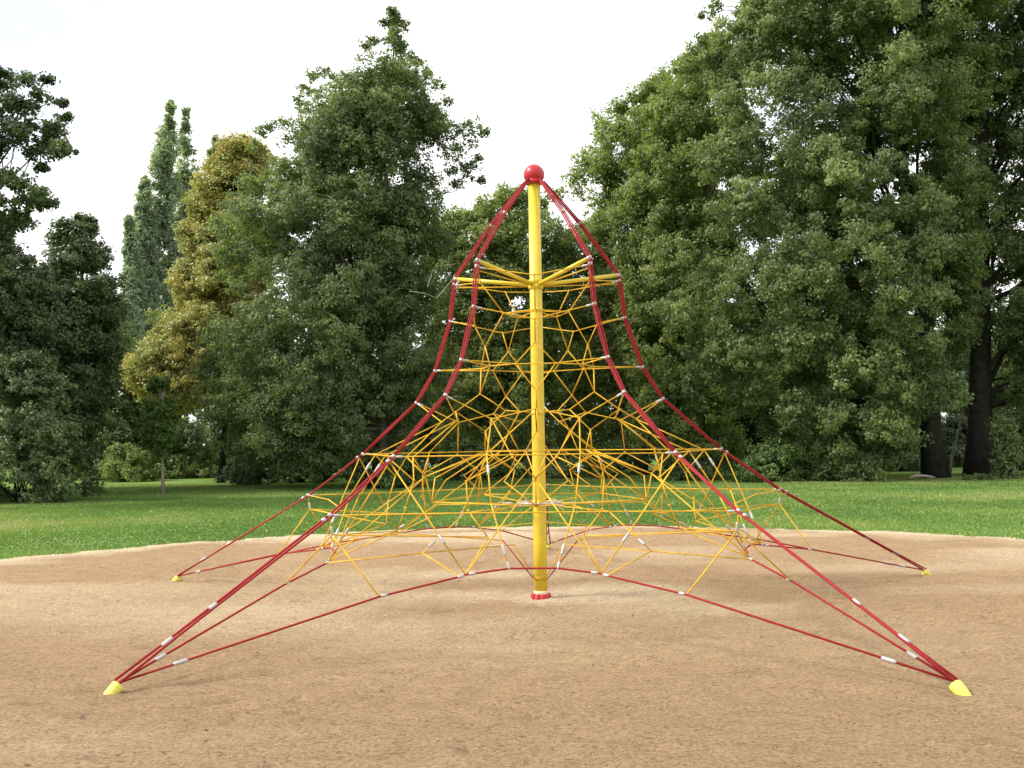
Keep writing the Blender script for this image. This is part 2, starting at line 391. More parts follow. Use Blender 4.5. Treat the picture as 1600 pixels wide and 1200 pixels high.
def foliage(name, mat, clumps, radii, nleaf, leaf, parent, flat=0.85, sprays=9, spray_r=0.34, droop=0.0, tint0=0.45, spread=0.16, cl_tint=None, up=0.45):
    """leaf clumps -> sprays -> leaves; one mesh"""
    K = len(clumps)
    wt = np.maximum(radii, 0.42) ** 2; per = np.maximum(1, (nleaf * wt / np.sum(wt))).astype(int)
    ci = np.repeat(np.arange(K), per); n = len(ci)
    # sprays
    sp = rng.normal(size=(K, sprays, 3)); sp /= np.linalg.norm(sp, axis=2, keepdims=True)
    sp *= (rng.random((K, sprays, 1)) ** 0.45)
    sp[:, :, 2] *= flat
    sp *= radii[:, None, None]
    if droop: sp[:, :, 2] -= droop * (sp[:, :, 0] ** 2 + sp[:, :, 1] ** 2) / radii[:, None]
    sz = rng.uniform(0.6, 1.35, (K, sprays))
    si = rng.integers(0, sprays, n)
    off = rng.normal(size=(n, 3)); off /= np.linalg.norm(off, axis=1, keepdims=True)
    off *= (rng.random((n, 1)) ** 0.5) * spray_r * sz[ci, si][:, None] * (radii[ci][:, None] ** 0.6)
    off[:, 2] *= 0.8
    c = clumps[ci] + sp[ci, si] + off
    nrm = off * 1.2 / spray_r + rng.normal(size=(n, 3)) * 0.75
    cen = clumps.mean(0); ow = c - cen; ow[:, 2] *= 0.6; ow /= (np.linalg.norm(ow, axis=1, keepdims=True) + 1e-6)
    nrm += ow * 0.8
    nrm[:, 2] += up
    v = leaves_at(c, nrm, leaf)
    ct = rng.normal(0, 0.12, K) if cl_tint is None else cl_tint
    tint = np.clip(tint0 + ct[ci] + rng.normal(0, 0.07, (K, sprays))[ci, si] + rng.normal(0, spread, n), 0, 1)
    return mesh_np(name, v, np.arange(4 * n), 4, mat, parent, attr=tint)

def prof_interp(prof, ys):
    P = sorted(prof); y = [p[0] for p in P]
    return np.interp(ys, y, [p[1] for p in P]), np.interp(ys, y, [p[2] for p in P])

def crown_clumps(prof, Y, n, rmin, rmax, depth=0.8, front=0.62, shell=0.45, hollow=0.23, extra=()):
    """clump centres filling a solid crown whose outline is prof (photo rows), at depth Y"""
    d = Y + 10.19; k = d / F
    ys0, ys1 = min(p[0] for p in prof), max(p[0] for p in prof)
    cand = rng.uniform(ys0, ys1, n * 6)
    xl, xr = prof_interp(prof, cand)
    wgt = np.maximum(xr - xl, 4); keep = rng.random(len(cand)) < wgt / wgt.max()
    cand, xl, xr = cand[keep][:n], xl[keep][:n], xr[keep][:n]; n = len(cand)
    rad = rng.uniform(rmin, rmax, n)
    a = (xr - xl) / 2 * k
    rad = np.minimum(rad, np.maximum(a * 0.75, 0.22))
    a_in = np.maximum(a - rad * 0.5, 0.02)
    th = rng.uniform(0, np.pi, n); th = np.where(rng.random(n) < front, -th, th)
    rho = rng.random(n) ** shell * np.where(rng.random(n) < 0.14, rng.uniform(1.0, 1.16, n), 1.0)
    wmax = max((p[2] - p[1]) for p in prof) / 2 * k
    b = depth * np.sqrt(np.maximum(a, 0.1) * wmax)
    pos = np.zeros((n, 3))
    for i in range(n):
        p = at((xl[i] + xr[i]) / 2, cand[i], Y)
        pos[i] = p + np.array([a_in[i] * rho[i] * math.cos(th[i]), b[i] * rho[i] * math.sin(th[i]), 0])
    # boughs and hollows: coarse noise leaves some pockets empty
    o_ = rng.uniform(0, 40)
    hol = vnoise(pos[:, 0] + pos[:, 1] * 0.5 + o_, pos[:, 2] * 1.35 + pos[:, 1] * 0.4, 1.15 * (rmin + rmax), 21)
    kp = (hol > hollow) | (rng.random(n) < 0.15)
    pos, rad = pos[kp], rad[kp]
    # small clumps that draw the tip
    h = ys1 - ys0; ex = []; er = []
    for f_ in (0.004, 0.012, 0.022, 0.034, 0.048, 0.064, 0.08):
        y = ys0 + h * f_; l, r = prof_interp(prof, [y])
        for _ in range(1 + int((r[0] - l[0]) * k / 0.9)):
            ex.append(at(rng.uniform(l[0] * 0.85 + r[0] * 0.15, l[0] * 0.15 + r[0] * 0.85), y, Y + rng.normal(0, 0.3))); er.append(min(rmin, max(0.22, (r[0] - l[0]) * k * 0.45)) * rng.uniform(0.7, 1.0))
    for x, y, r_ in extra:
        ex.append(at(x, y, Y + rng.normal(0, 0.8))); er.append(r_)
    return np.vstack([pos, ex]), np.concatenate([rad, er])

def wander(p0, p1, n=6, amp=0.08, sag=0.0):
    p0 = np.array(p0, float); p1 = np.array(p1, float); L = np.linalg.norm(p1 - p0)
    t = np.linspace(0, 1, n)[:, None]
    q = p0 + (p1 - p0) * t
    q[1:-1] += rng.normal(0, amp * L / n, (n - 2, 3))
    q[:, 2] += sag * L * (np.sin(t[:, 0] * np.pi))
    return q

DENS = 1.55
def tree(kind, label, cat, prof, Y, base_px, mat, bark, nclump, rr, nleaf, leaf, trunk_r, top_px=None, depth=0.8, group=None, limbs=34, shell=0.45, front=0.62, trunk_pts=None, hollow=0.23, extra=(), show_trunk=0.0, **fk):
    base = ground_at(base_px, Y) if not isinstance(base_px, tuple) else np.array([base_px[0], Y, 0.0])
    root = thing(kind, label, cat, base, group)
    nclump = int(nclump * DENS * 1.35); nleaf = int(nleaf * DENS * 1.75); leaf *= 0.92; rr = (rr[0] * 0.8, rr[1] * 1.05)
    if 'sprays' in fk: fk['sprays'] = int(fk['sprays'] * 1.7)
    fk['spray_r'] = fk.get('spray_r', 0.34) * 1.12
    pos, rad = crown_clumps(prof, Y, nclump, rr[0], rr[1], depth, front, shell, hollow, extra)
    if trunk_pts is not None and show_trunk:
        tz = np.array([at(x, y, Y) for x, y in trunk_pts]); tx = np.interp(pos[:, 2], tz[:, 2], tz[:, 0])
        k_ = ~((np.abs(pos[:, 0] - tx) < 0.55) & (pos[:, 1] < Y + 0.3) & (rng.random(len(pos)) < show_trunk)); ne = len(extra); k_[len(pos) - ne:] = True
        pos, rad = pos[k_], rad[k_]
    o = foliage('crown', mat, pos - base, rad, nleaf, leaf, root, **fk)
    g = Geo()
    ytop = min(p[0] for p in prof)
    if trunk_pts is None:
        xt = top_px if top_px is not None else sum(prof_interp(prof, [ytop])) [0] / 2
        tp = at(xt, ytop, Y)
        tp[2] *= 0.93; T = wander((0, 0, -0.15), tp - base, 9, 0.10)
        T[1, :2] = T[0, :2] * 0.7 + T[1, :2] * 0.3
    else:
        T = np.array([at(x, y, Y) - base for x, y in trunk_pts]); T[0, 2] = -0.15
    H = T[-1, 2]
    rad_t = [max(0.015, trunk_r * (1 - 0.93 * (p[2] / H)) * (1.35 if i == 0 else 1)) for i, p in enumerate(T)]
    g.tube(T, rad_t, 9)
    nb = len(pos) - len(extra)
    ids = rng.choice(nb, min(limbs, nb), replace=False)
    for i in range(nb, len(pos)):
        j = np.argsort(np.linalg.norm(pos[:nb] - pos[i], axis=1))[0]
        g.tube(wander(pos[j] - base, pos[i] - base, 6, 0.16), np.linspace(0.022, 0.008, 6), 4)
    for i in ids:
        e = pos[i] - base
        z0 = max(0.12 * H, min(e[2] * rng.uniform(0.55, 0.85), 0.93 * H))
        s = np.array([np.interp(z0, T[:, 2], T[:, k]) for k in range(3)])
        r0 = np.interp(z0, T[:, 2], rad_t) * 0.32
        L = np.linalg.norm(e - s)
        g.tube(wander(s, e, 6, 0.16, 0.06), np.linspace(max(r0, 0.03), 0.012, 6), 5)
        for _ in range(2):
            j = rng.integers(0, len(pos)); 
            dd = np.linalg.norm(pos - pos[i], axis=1); j = np.argsort(dd)[rng.integers(1, 5)] if len(pos) > 6 else j
            g.tube(wander(s + (e - s) * 0.6, pos[j] - base, 5, 0.14), np.linspace(max(r0 * 0.4, 0.02), 0.008, 5), 4)
    g.build('trunk', bark, root)
    return root

def shrub(kind, label, cat, px, Y, wpx, top_py, mat, nleaf, leaf, n=40, rr=(0.25, 0.55), group=None, depth=0.8, base=None, **fk):
    b = ground_at(px, Y); d = Y + 10.19; k = d / F
    root = thing(kind, label, cat, b, group)
    ztop = at(px, top_py, Y)[2]; wd = wpx * k / 2
    th = rng.uniform(0, 2 * np.pi, n); ph = rng.random(n) ** 0.5
    rad = rng.uniform(*rr, n)
    rad = np.minimum(rad, max(0.12, ztop * 0.45))
    hz = rng.random(n); lim = np.sqrt(np.clip(1 - hz ** 2, 0, 1))
    pos = np.stack([(wd - rad * 0.6) * np.cos(th) * ph * lim, (wd - rad * 0.6) * depth * np.sin(th) * ph * lim, np.maximum(hz * (ztop - rad * 0.5), rad * 0.4)], -1)
    foliage('foliage', mat, pos, rad, nleaf, leaf, root, **fk)
    g = Geo()
    for i in range(min(n, 14)):
        g.tube(wander((rng.normal(0, 0.12), rng.normal(0, 0.12), -0.05), pos[i], 5, 0.15), np.linspace(0.03, 0.008, 5), 5)
    g.build('stem', MAT['bark'], root)
    return root

# ------------------------------------------------------------------ the climbing net
def build_net():
    ROT = math.radians(1.55755)
    root = thing('climbing_pyramid', 'five-sided red and yellow rope climbing net on a yellow pole with red ball cap', 'climbing net')
    def fr(az):
        t = math.radians(az) + ROT
        return np.array([math.sin(t), math.cos(t), 0]), np.array([-math.cos(t), math.sin(t), 0])
    def fp(az, x, n, z):
        Nn, T = fr(az); return Nn * n + T * x + np.array([0, 0, z])
    def rp(az, r, z):
        Nn, _ = fr(az); return Nn * r + np.array([0, 0, z])
    RAZ0 = [-144, 144, -72, 72, 0]
    # --- pole
    g = Geo()
    g.tube([(0, 0, 0.0), (0, 0, 0.6), (0, 0, 2.5), (0, 0, 4.42)], [0.070, 0.070, 0.067, 0.063], 32)
    pole = g.build('pole', MAT['yellow'], root)
    for z, r in ((0.22, 0.074), (1.0, 0.078), (1.94, 0.074), (3.02, 0.072), (3.27, 0.080), (3.33, 0.076)):
        g = Geo(); g.tube([(0, 0, z - 0.02), (0, 0, z - 0.014), (0, 0, z + 0.014), (0, 0, z + 0.02)], [r - 0.004, r, r, r - 0.004], 28)
        g.build('band', MAT['yellow'] if z > 0.5 else MAT['rope_y'], pole)
    g = Geo(); g.tube([(0, 0, 0.055), (0, 0, 0.06), (0, 0, 0.088), (0, 0, 0.092)], [0.071, 0.075, 0.075, 0.071], 32); g.build('collar', MAT['cream'], pole)
    g = Geo()
    g.tube([(0, 0, -0.03), (0, 0, 0.035), (0, 0, 0.055)], [0.100, 0.094, 0.076], 28)
    for k in range(10):
        t = 2 * math.pi * k / 10
        g.tube([(0.092 * math.cos(t), 0.092 * math.sin(t), 0.02), (0.092 * math.cos(t), 0.092 * math.sin(t), 0.056), (0.092 * math.cos(t), 0.092 * math.sin(t), 0.064)], [0.013, 0.012, 0.007], 8)
    g.build('base_flange', MAT['red_flange'], pole)
    # cap: ball with a flat skirt and the rope slots round its lower half
    g = Geo(); g.ball((0, 0, 4.478), 0.112, 32, 18)
    g.tube([(0, 0, 4.375), (0, 0, 4.38), (0, 0, 4.42)], [0.085, 0.092, 0.096], 32)
    cap = g.build('ball_cap', MAT['red'], root)

    g = Geo(); ring = [(0.225 * math.cos(2 * math.pi * k / 40), 0.225 * math.sin(2 * math.pi * k / 40), 1.0) for k in range(41)]
    g.tube(ring, 0.009, 8, cap=False); hub = g.build('hub_ring', MAT['alu'], root)
    for k in range(10):
        t = 2 * math.pi * (k + 0.5) / 10 + ROT
        g = Geo(); c = Vector((0.225 * math.cos(t), 0.225 * math.sin(t), 1.0)); u = Vector((-math.sin(t), math.cos(t), 0))
        g.tube([c - u * 0.03, c - u * 0.02, c + u * 0.02, c + u * 0.03], [0.010, 0.017, 0.017, 0.010], 10); g.build('clamp', MAT['alu'], hub)
    for k in range(5):
        t = math.radians(RAZ0[k]) + ROT
        g = Geo(); g.tube([(0.07 * math.sin(t), 0.07 * math.cos(t), 1.0), (0.225 * math.sin(t), 0.225 * math.cos(t), 1.0)], 0.008, 6); g.build('spoke', MAT['rope_y'], hub)

    RID = [(0.10, 4.415), (0.505, 3.98), (0.94, 3.43), (1.0, 2.965), (1.19, 2.43), (1.42, 2.085), (2.10, 1.525), (2.82, 1.06), (4.655, 0.090)]
    RAZ = [-144, 144, -72, 72, 0]
    def clamp(a, b, r, parent, name='clamp', mat='alu', n=10):
        a = Vector(a); b = Vector(b); d = b - a
        g = Geo(); g.tube([a, a + d * 0.15, a + d * 0.85, b], [r * 0.62, r * 0.82, r * 0.82, r * 0.62], n)
        return g.build(name, MAT[mat], parent)
    def ring_clamp(p, axis, parent, r=0.030, h=0.028):
        a = Vector(axis).normalized()
        return clamp(Vector(p) - a * h / 2, Vector(p) + a * h / 2, r, parent)
    for az in RAZ:
        Nn, T = fr(az)
        pts = [rp(az, r, z) for r, z in RID]
        g = Geo()
        # four strands down to the sixth knot, two below it, opening again at the ground anchor
        for sx, sn in ((-1, -1), (1, -1), (-1, 1), (1, 1)):
            P = []
            for i, p in enumerate(pts[:7]):
                s = [0.010, 0.016, 0.015, 0.015, 0.013, 0.012, 0.011][i]
                P.append(p + T * sx * s + Nn * sn * s * 0.8)
                if i < 6:
                    q = (p + pts[i + 1]) / 2; P.append(q + T * sx * 0.018 + Nn * sn * 0.013)
            g.tube(P, 0.0064, 6)
        for sx in (-1, 1):
            P = [pts[6] + T * sx * 0.014]
            for i in (6, 7):
                a, b = pts[i], pts[i + 1]
                for f_ in ((0.5, 1.0) if i == 6 else (0.35, 0.60, 0.78, 1.0)):
                    s = {1.0: 0.016, 0.5: 0.017, 0.35: 0.014, 0.60: 0.012, 0.78: 0.016}[f_]
                    if i == 7 and f_ == 1.0: s = 0.030
                    P.append(a + (b - a) * f_ + T * sx * s + np.array([0, 0, -0.010 * (sx > 0)]))
            g.tube(P, 0.0095, 6)
        rope = g.build('ridge_rope', MAT['rope_r'], root)
        for i in range(1, 8):
            ax = pts[i + 1] - pts[i - 1]
            ring_clamp(pts[i], ax, rope, 0.027, 0.03)
            if i in (2, 6, 7):
                dn = (pts[i + 1] - pts[i]); dn = dn / np.linalg.norm(dn)
                ring_clamp(pts[i] + dn * (0.075 if i > 2 else 0.06), dn, rope, 0.027, 0.032)
        a, b = pts[7], pts[8]; d = b - a
        for f_, ln in ((0.60, 0.07), (0.80, 0.09)):
            u = d / np.linalg.norm(d); c = a + d * f_
            clamp(c - u * ln / 2, c + u * ln / 2, 0.021, rope)
        # strut from the pole out to the second knot
        g = Geo(); s0 = rp(az, 0.055, 3.295); s1 = rp(az, 0.915, 3.425)
        g.tube([s0, s1], 0.0215, 14); st = g.build('strut', MAT['yellow'], root)
        clamp(rp(az, 0.90, 3.423), rp(az, 0.955, 3.431), 0.030, st, 'end_cap')
        # yellow sleeve at the ground anchor, sunk into the sand
        dr = rp(az, 4.655, 0.090) - rp(az, 2.82, 1.06); dr = dr / np.linalg.norm(dr); dr = Nn * 0.95 + np.array([0, 0, -0.85]); dr /= np.linalg.norm(dr)
        o0 = rp(az, 4.645, 0.060); g = Geo()
        L = [(-0.010, 0.014), (-0.004, 0.034), (0.002, 0.043), (0.02, 0.046), (0.05, 0.045), (0.08, 0.043), (0.11, 0.038), (0.15, 0.030), (0.19, 0.020), (0.21, 0.008)]
        g.tube([o0 + dr * t for t, _ in L], [r for _, r in L], 20)
        g.build('anchor_sleeve', MAT['yellow_pale'], root)
        # dark steel eye the ropes end on, inside the mouth of the sleeve
        # ropes in the ridge plane: the floor web under the ridge and the hangers to the pole
        R1 = 0.0064
        W = rp(az, 1.75, 0.65); Zi = rp(az, 0.42, 0.60); V7 = rp(az, 2.80, 0.90); Y7 = rp(az, 1.16, 0.97)
        def rope1(P, name='radial_rope', mat='rope_y', r=R1):
            g = Geo(); g.tube(P, r, 6); return g.build(name, MAT[mat], root)
        rope1([rp(az, 2.82, 1.05), V7]); rope1([Zi, W, Y7])
        rw = rope1([Y7, rp(az, 0.075, 0.985)])
        rope1([rp(az, 0.95, 3.33), rp(az, 0.075, 3.28)])
        rope1([rp(az, 0.07, 0.20), Zi], 'pole_tether', 'rope_r' if abs(az) == 72 else 'rope_y', 0.006)
        clamp(rp(az, 1.66, 0.70), rp(az, 1.58, 0.742), 0.014, rw, 'ferrule')
        clamp(rp(az, 0.42, 0.985), rp(az, 0.30, 0.987), 0.016, rw, 'ferrule')
        clamp(rp(az, 2.805, 0.97), rp(az, 2.795, 0.89), 0.015, rw, 'ferrule')

    FAZ = [180, -108, 108, -36, 36]
    def ridge_xy(i):
        r, z = RID[i]; return (r * math.sin(math.radians(36)), r * math.cos(math.radians(36)), z)
    for az in FAZ:
        Nd = {}
        for i in range(2, 9):
            x, n, z = ridge_xy(i); Nd['R%d' % i] = (x, n, z)
        Nd['R2b'] = (0.558, 0.768, 3.36); Nd['R6b'] = (1.26, 1.735, 1.48); Nd['R7b'] = (1.645, 2.265, 0.90)
        Nd['R8'] = (2.736, 3.766, 0.075)
        Nd.update(M2=(0, .60, 3.30), A=(0, .67, 2.85), K=(0, .36, 2.985), B=(0, .56, 2.63), C=(.20, .56, 2.415),
                  D=(0, .62, 2.14), Fo=(0, .88, 1.955), Fi=(0, .35, 1.965), G=(.42, .95, 1.86), H=(0, .57, 1.75), J=(.11, .55, 1.545),
                  L6=(.41, 1.66, 1.525), Qo=(.20, 1.36, 1.50), Qi=(0, .98, 1.50), P=(0, 1.2, 1.30), S=(0, 1.14, 1.04), P2=(.62, 1.42, 1.29), Q2=(.80, 1.62, 1.515),
                  S2=(.60, 1.50, 1.03), V1=(.36, 1.92, 1.12), e1=(1.186, 2.63, .454), e2=(.554, 2.212, .561), e2o=(.60, 2.235, .548), e3=(.20, 2.13, .598),
                  U=(.42, 1.55, .80), T7=(.72, 2.12, 1.055), X6=(.95, 1.70, 1.52), P3=(.30, 1.05, 1.27), S3=(.22, .62, 1.0), Wl=(1.029, 1.416, .65))
        def pt(nm):
            s = 1
            if nm.endswith('-'): nm = nm[:-1]; s = -1
            x, n, z = Nd[nm]; return fp(az, x * s, n, z)
        RY = 0.0064
        # level ropes, each running from ridge to ridge
        levels = [['R2b', 'M2', 'R2b-'], ['R3', 'A', 'R3-'], ['R4', 'C', 'C-', 'R4-'], ['R5', 'G', 'Fo', 'G-', 'R5-'],
                  ['R6', 'L6', 'L6-', 'R6-'], ['R7', 'T7', 'T7-', 'R7-']]
        for k, lv in enumerate(levels):
            g = Geo(); g.tube([pt(q) for q in lv], RY, 6)
            lr = g.build('level_rope', MAT['rope_y'], root)
            for a, b in ((lv[0], lv[1]), (lv[-1], lv[-2])):
                p, q = pt(a), pt(b); u = (q - p) / np.linalg.norm(q - p)
                clamp(p + u * 0.02, p + u * 0.085, 0.013, lr, 'ferrule', n=8)
        # face net
        half = [('B', 'C'), ('C', 'D'), ('Fo', 'H'), ('G', 'L6'), ('L6', 'V1'), ('V1', 'e3'), ('H', 'J'), ('J', 'P3'), ('G', 'Qo'),
                ('L6', 'P2'), ('Qo', 'P2'), ('P2', 'S2'), ('Qo', 'P'), ('R6b', 'e2'), ('P', 'e2'), ('e2o', 'Wl'), ('R7b', 'e1'),
                ('R7b', 'U'), ('U', 'e2'), ('U', 'S2'), ('P3', 'S'), ('J', 'P')]
        single = [('M2', 'K'), ('K', 'B'), ('A', 'B'), ('D', 'Fo'), ('D', 'Fi'), ('H', 'Fi'), ('P', 'S')]
        g = Geo()
        for a, b in single: g.tube([pt(a), pt(b)], RY, 6)
        for a, b in half:
            for s in ('', '-'):
                g.tube([pt(a + s) if a not in ('K', 'B', 'D', 'Fo', 'H', 'P', 'A', 'Fi', 'Qi', 'S') else pt(a), pt(b + s) if b not in ('K', 'B', 'D', 'Fo', 'H', 'P', 'A', 'Fi', 'Qi', 'S') else pt(b)], RY, 6)
        g.tube([pt('J'), pt('J-')], RY, 6)
        # knots
        for q in ('M2', 'A', 'K', 'B', 'D', 'Fo', 'H', 'P'): g.ball(pt(q), 0.013, 6, 4)
        for q in ('C', 'G', 'L6', 'Qo', 'P2', 'S2'):
            for s in ('', '-'): g.ball(pt(q + s), 0.013, 6, 4)
        pn = g.build('net_panel', MAT['rope_y'], root)
        for s in ('', '-'):
            for a, b, f_, ln, r in (('L6', 'V1', 0.30, 0.10, 0.015), ('V1', 'e3', 0.72, 0.10, 0.015), ('V1', 'e3', 0.96, 0.07, 0.012), ('R6b', 'e2', 0.70, 0.10, 0.016)):
                p, q = pt(a + s), pt(b + s); u = (q - p) / np.linalg.norm(q - p); c = p + (q - p) * f_
                clamp(c - u * ln / 2, c + u * ln / 2, r, pn, 'ferrule', n=8)
        # inner ropes: rings and spokes between the mid planes
        nx = az - 72
        def pn2(x, n, z): return fp(nx, x, n, z)
        def rope2(p, q):
            g = Geo(); g.tube([p, q], RY, 6); g.build('inner_rope', MAT['rope_y'], root)
        rope2(pt('K'), pn2(0, .36, 2.985))
        rope2(pt('C-'), fp(az + 72, .20, .56, 2.415))
        rope2(pt('J-'), fp(az + 72, .11, .55, 1.545))
        rope2(pt('S'), pn2(0, 1.14, 1.04))
        rope2(pt('Fi'), fp(az, 0, 0.068, 1.945))
        rope2(pt('K'), fp(az, 0, 0.066, 3.01))
        rope2(pt('S'), fp(az, 0, 0.075, 0.985))
        # bottom edge rope, red, with its clamps
        g = Geo()
        chain = ['R8', 'e1', 'e2o', 'e2', 'e3', 'e3-', 'e2-', 'e2o-', 'e1-', 'R8-']
        P = [pt(q) for q in chain]
        g.tube(P, 0.0088, 6)
        er = g.build('edge_rope', MAT['rope_r'], root)
        for s in ('', '-'):
            p, q = pt('R8' + s), pt('e1' + s); u = (q - p) / np.linalg.norm(q - p)
            c = p + (q - p) * 0.215; clamp(c - u * 0.05, c + u * 0.05, 0.018, er)
            q2 = pt('e2o' + s); u2 = (q2 - q) / np.linalg.norm(q2 - q); clamp(q + u2 * 0.015, q + u2 * 0.065, 0.016, er)
            u3 = (q2 - q) / np.linalg.norm(q2 - q); clamp(q2 - u3 * 0.02, q2 + u3 * 0.05, 0.017, er)
            a, b = pt('e2' + s), pt('e3' + s); u4 = (b - a) / np.linalg.norm(b - a); clamp(a + u4 * 0.03, a + u4 * 0.085, 0.016, er)
build_net()

# ------------------------------------------------------------------ trees and plants
litter('sand_litter', leaf_mat('litter', [(0.0, (0.05, 0.035, 0.02)), (0.6, (0.12, 0.085, 0.05)), (1, (0.3, 0.2, 0.08))], trans=0.05), 1500, (-6, 9), 9, 0.035, True, 0.016)
litter('fallen_leaves', leaf_mat('fallen', [(0.0, (0.28, 0.2, 0.04)), (0.6, (0.42, 0.36, 0.08)), (1, (0.5, 0.45, 0.2))], trans=0.2), 1800, (3, 28), 22, 0.07, False, 0.012)
A_ = 'trees round the lawn'
# big spired tree left of the net
tree('alder_tree', 'tall dark green tree with a thin pointed spire at top, left behind the climbing net', 'tree',
     [(14, 609, 622), (60, 603, 632), (108, 598, 640), (135, 540, 680), (160, 490, 695), (190, 460, 705), (225, 425, 715), (255, 385, 715), (285, 368, 712), (310, 362, 710), (350, 340, 710), (420, 328, 715), (500, 318, 712), (560, 300, 705), (610, 290, 695), (650, 305, 672), (690, 330, 640), (712, 350, 560)],
     27, 600, MAT['L_alder'], MAT['bark_grey'], 430, (0.45, 0.95), 165000, 0.125, 0.20, top_px=615, depth=0.75, limbs=60, droop=0.12, sprays=10, spray_r=0.30, hollow=0.31,
     extra=[(488, 118, .30), (505, 112, .28), (520, 122, .34), (476, 138, .3), (466, 158, .32), (497, 140, .36), (540, 118, .3), (572, 70, .24), (584, 62, .26), (640, 88, .30), (652, 96, .24), (632, 40, .24), (601, 36, .22), (668, 120, .32), (684, 132, .3), (700, 155, .28), (660, 150, .34), (705, 205, .45), (700, 235, .5), (706, 262, .45), (722, 255, .4), (735, 262, .34), (690, 190, .45), (724, 200, .36), (742, 196, .34), (757, 206, .26), (735, 220, .34), (718, 235, .36), (748, 248, .26), (752, 282, .22), (730, 275, .32), (712, 285, .34), (408, 205, .3), (425, 198, .3), (398, 228, .34), (440, 190, .32)],
     trunk_pts=[(600, 748), (598, 640), (597, 540), (598, 440), (600, 330), (606, 230), (612, 130), (616, 60), (616, 12)])
# the two lindens on the right
tree('linden_tree', 'huge leafy right-hand tree with boughs nearest the net, growing from the left dark trunk', 'tree',
     [(-120, 1240, 1520), (-60, 1180, 1550), (0, 1110, 1560), (60, 1105, 1570), (105, 1070, 1560), (160, 1085, 1560), (230, 1080, 1550), (320, 1075, 1540), (420, 1060, 1530), (470, 1045, 1520), (520, 1065, 1510), (580, 1075, 1500), (620, 1120, 1490), (660, 1175, 1485), (690, 1210, 1470), (715, 1230, 1440), (738, 1245, 1400)],
     27.5, 1462, MAT['L_linden'], MAT['bark'], 520, (0.5, 1.0), 250000, 0.135, 0.42, depth=0.7, limbs=50, shell=0.55, show_trunk=0.85, hollow=0.28, droop=0.22, sprays=10, spray_r=0.32, tint0=0.5,
     extra=[(1105, 20, .34), (1118, 8, .36), (1100, 62, .34), (1075, 92, .34), (1062, 104, .3), (1050, 490, .32), (1062, 500, .36), (1075, 610, .34), (1090, 560, .36), (1072, 545, .3)],
     trunk_pts=[(1463, 756), (1455, 690), (1452, 600), (1444, 500), (1425, 380), (1410, 250), (1398, 120), (1386, 0), (1380, -90)])
tree('linden_tree', 'huge leafy tree at the right edge, growing from the right dark trunk', 'tree',
     [(-140, 1440, 1700), (-60, 1390, 1760), (40, 1370, 1790), (160, 1380, 1800), (280, 1390, 1800), (400, 1400, 1800), (500, 1440, 1800), (560, 1465, 1800), (610, 1535, 1790), (660, 1560, 1790), (715, 1575, 1780)],
     28.5, 1532, MAT['L_linden'], MAT['bark'], 330, (0.5, 1.0), 165000, 0.135, 0.50, depth=0.6, limbs=40, shell=0.55, show_trunk=0.85, hollow=0.28, droop=0.2, sprays=10, spray_r=0.32, tint0=0.42,
     trunk_pts=[(1532, 752), (1531, 680), (1532, 560), (1533, 440), (1534, 300), (1536, 160), (1540, 20), (1545, -110)])
# lighter trees in the gap behind the net
tree('ash_tree', 'light green feathery tree rising behind the net between its top and the big right-hand tree', 'tree',
     [(178, 930, 1010), (140, 1000, 1050), (118, 1020, 1085), (230, 925, 1120), (260, 890, 1130), (300, 872, 1140), (360, 865, 1150), (450, 860, 1150), (550, 870, 1140), (620, 880, 1150), (680, 890, 1160), (720, 900, 1150)],
     38, 1000, MAT['L_ash'], MAT['bark_grey'], 330, (0.5, 1.0), 110000, 0.15, 0.30, depth=0.7, limbs=44, extra=[(932, 180, .4), (940, 192, .42), (934, 210, .4), (945, 230, .44), (918, 236, .4), (902, 250, .42), (890, 275, .42), (1018, 132, .4), (1030, 126, .42), (1012, 150, .44), (975, 172, .44), (878, 300, .4)], droop=0.1, sprays=10, spray_r=0.34, tint0=0.55)
tree('ash_tree', 'low round-topped green tree directly behind the yellow pole', 'tree',
     [(335, 725, 745), (300, 770, 800), (318, 742, 900), (345, 690, 920), (370, 660, 920), (420, 650, 900), (500, 670, 900), (600, 670, 910), (680, 670, 910), (715, 700, 900)],
     36, 790, MAT['L_ash'], MAT['bark_grey'], 230, (0.45, 0.9), 75000, 0.155, 0.25, depth=0.8, limbs=34, sprays=10, spray_r=0.34, tint0=0.5)
tree('ash_tree', 'light green tree squeezed between the feathery tree and the big right-hand tree', 'tree',
     [(62, 1098, 1130), (90, 1066, 1150), (112, 1040, 1160), (150, 1000, 1160), (210, 975, 1165), (300, 965, 1170), (420, 960, 1170), (520, 960, 1170), (620, 970, 1170), (690, 985, 1165), (715, 1000, 1150)],
     34, 1080, MAT['L_ash'], MAT['bark_grey'], 250, (0.5, 0.95), 92000, 0.15, 0.28, depth=0.7, limbs=34, sprays=10, spray_r=0.34, tint0=0.48)
# autumn chestnut
tree('chestnut_tree', 'yellow and rust coloured autumn tree between the poplars and the spired tree', 'tree',
     [(218, 355, 400), (240, 340, 420), (300, 300, 430), (350, 290, 430), (400, 282, 430), (450, 262, 430), (500, 245, 420), (540, 225, 420), (570, 192, 410), (600, 205, 400), (630, 235, 390)],
     33, 345, MAT['L_chestnut'], MAT['bark'], 300, (0.4, 0.75), 110000, 0.135, 0.15, depth=0.7, limbs=30, sprays=10, spray_r=0.32, tint0=0.5)
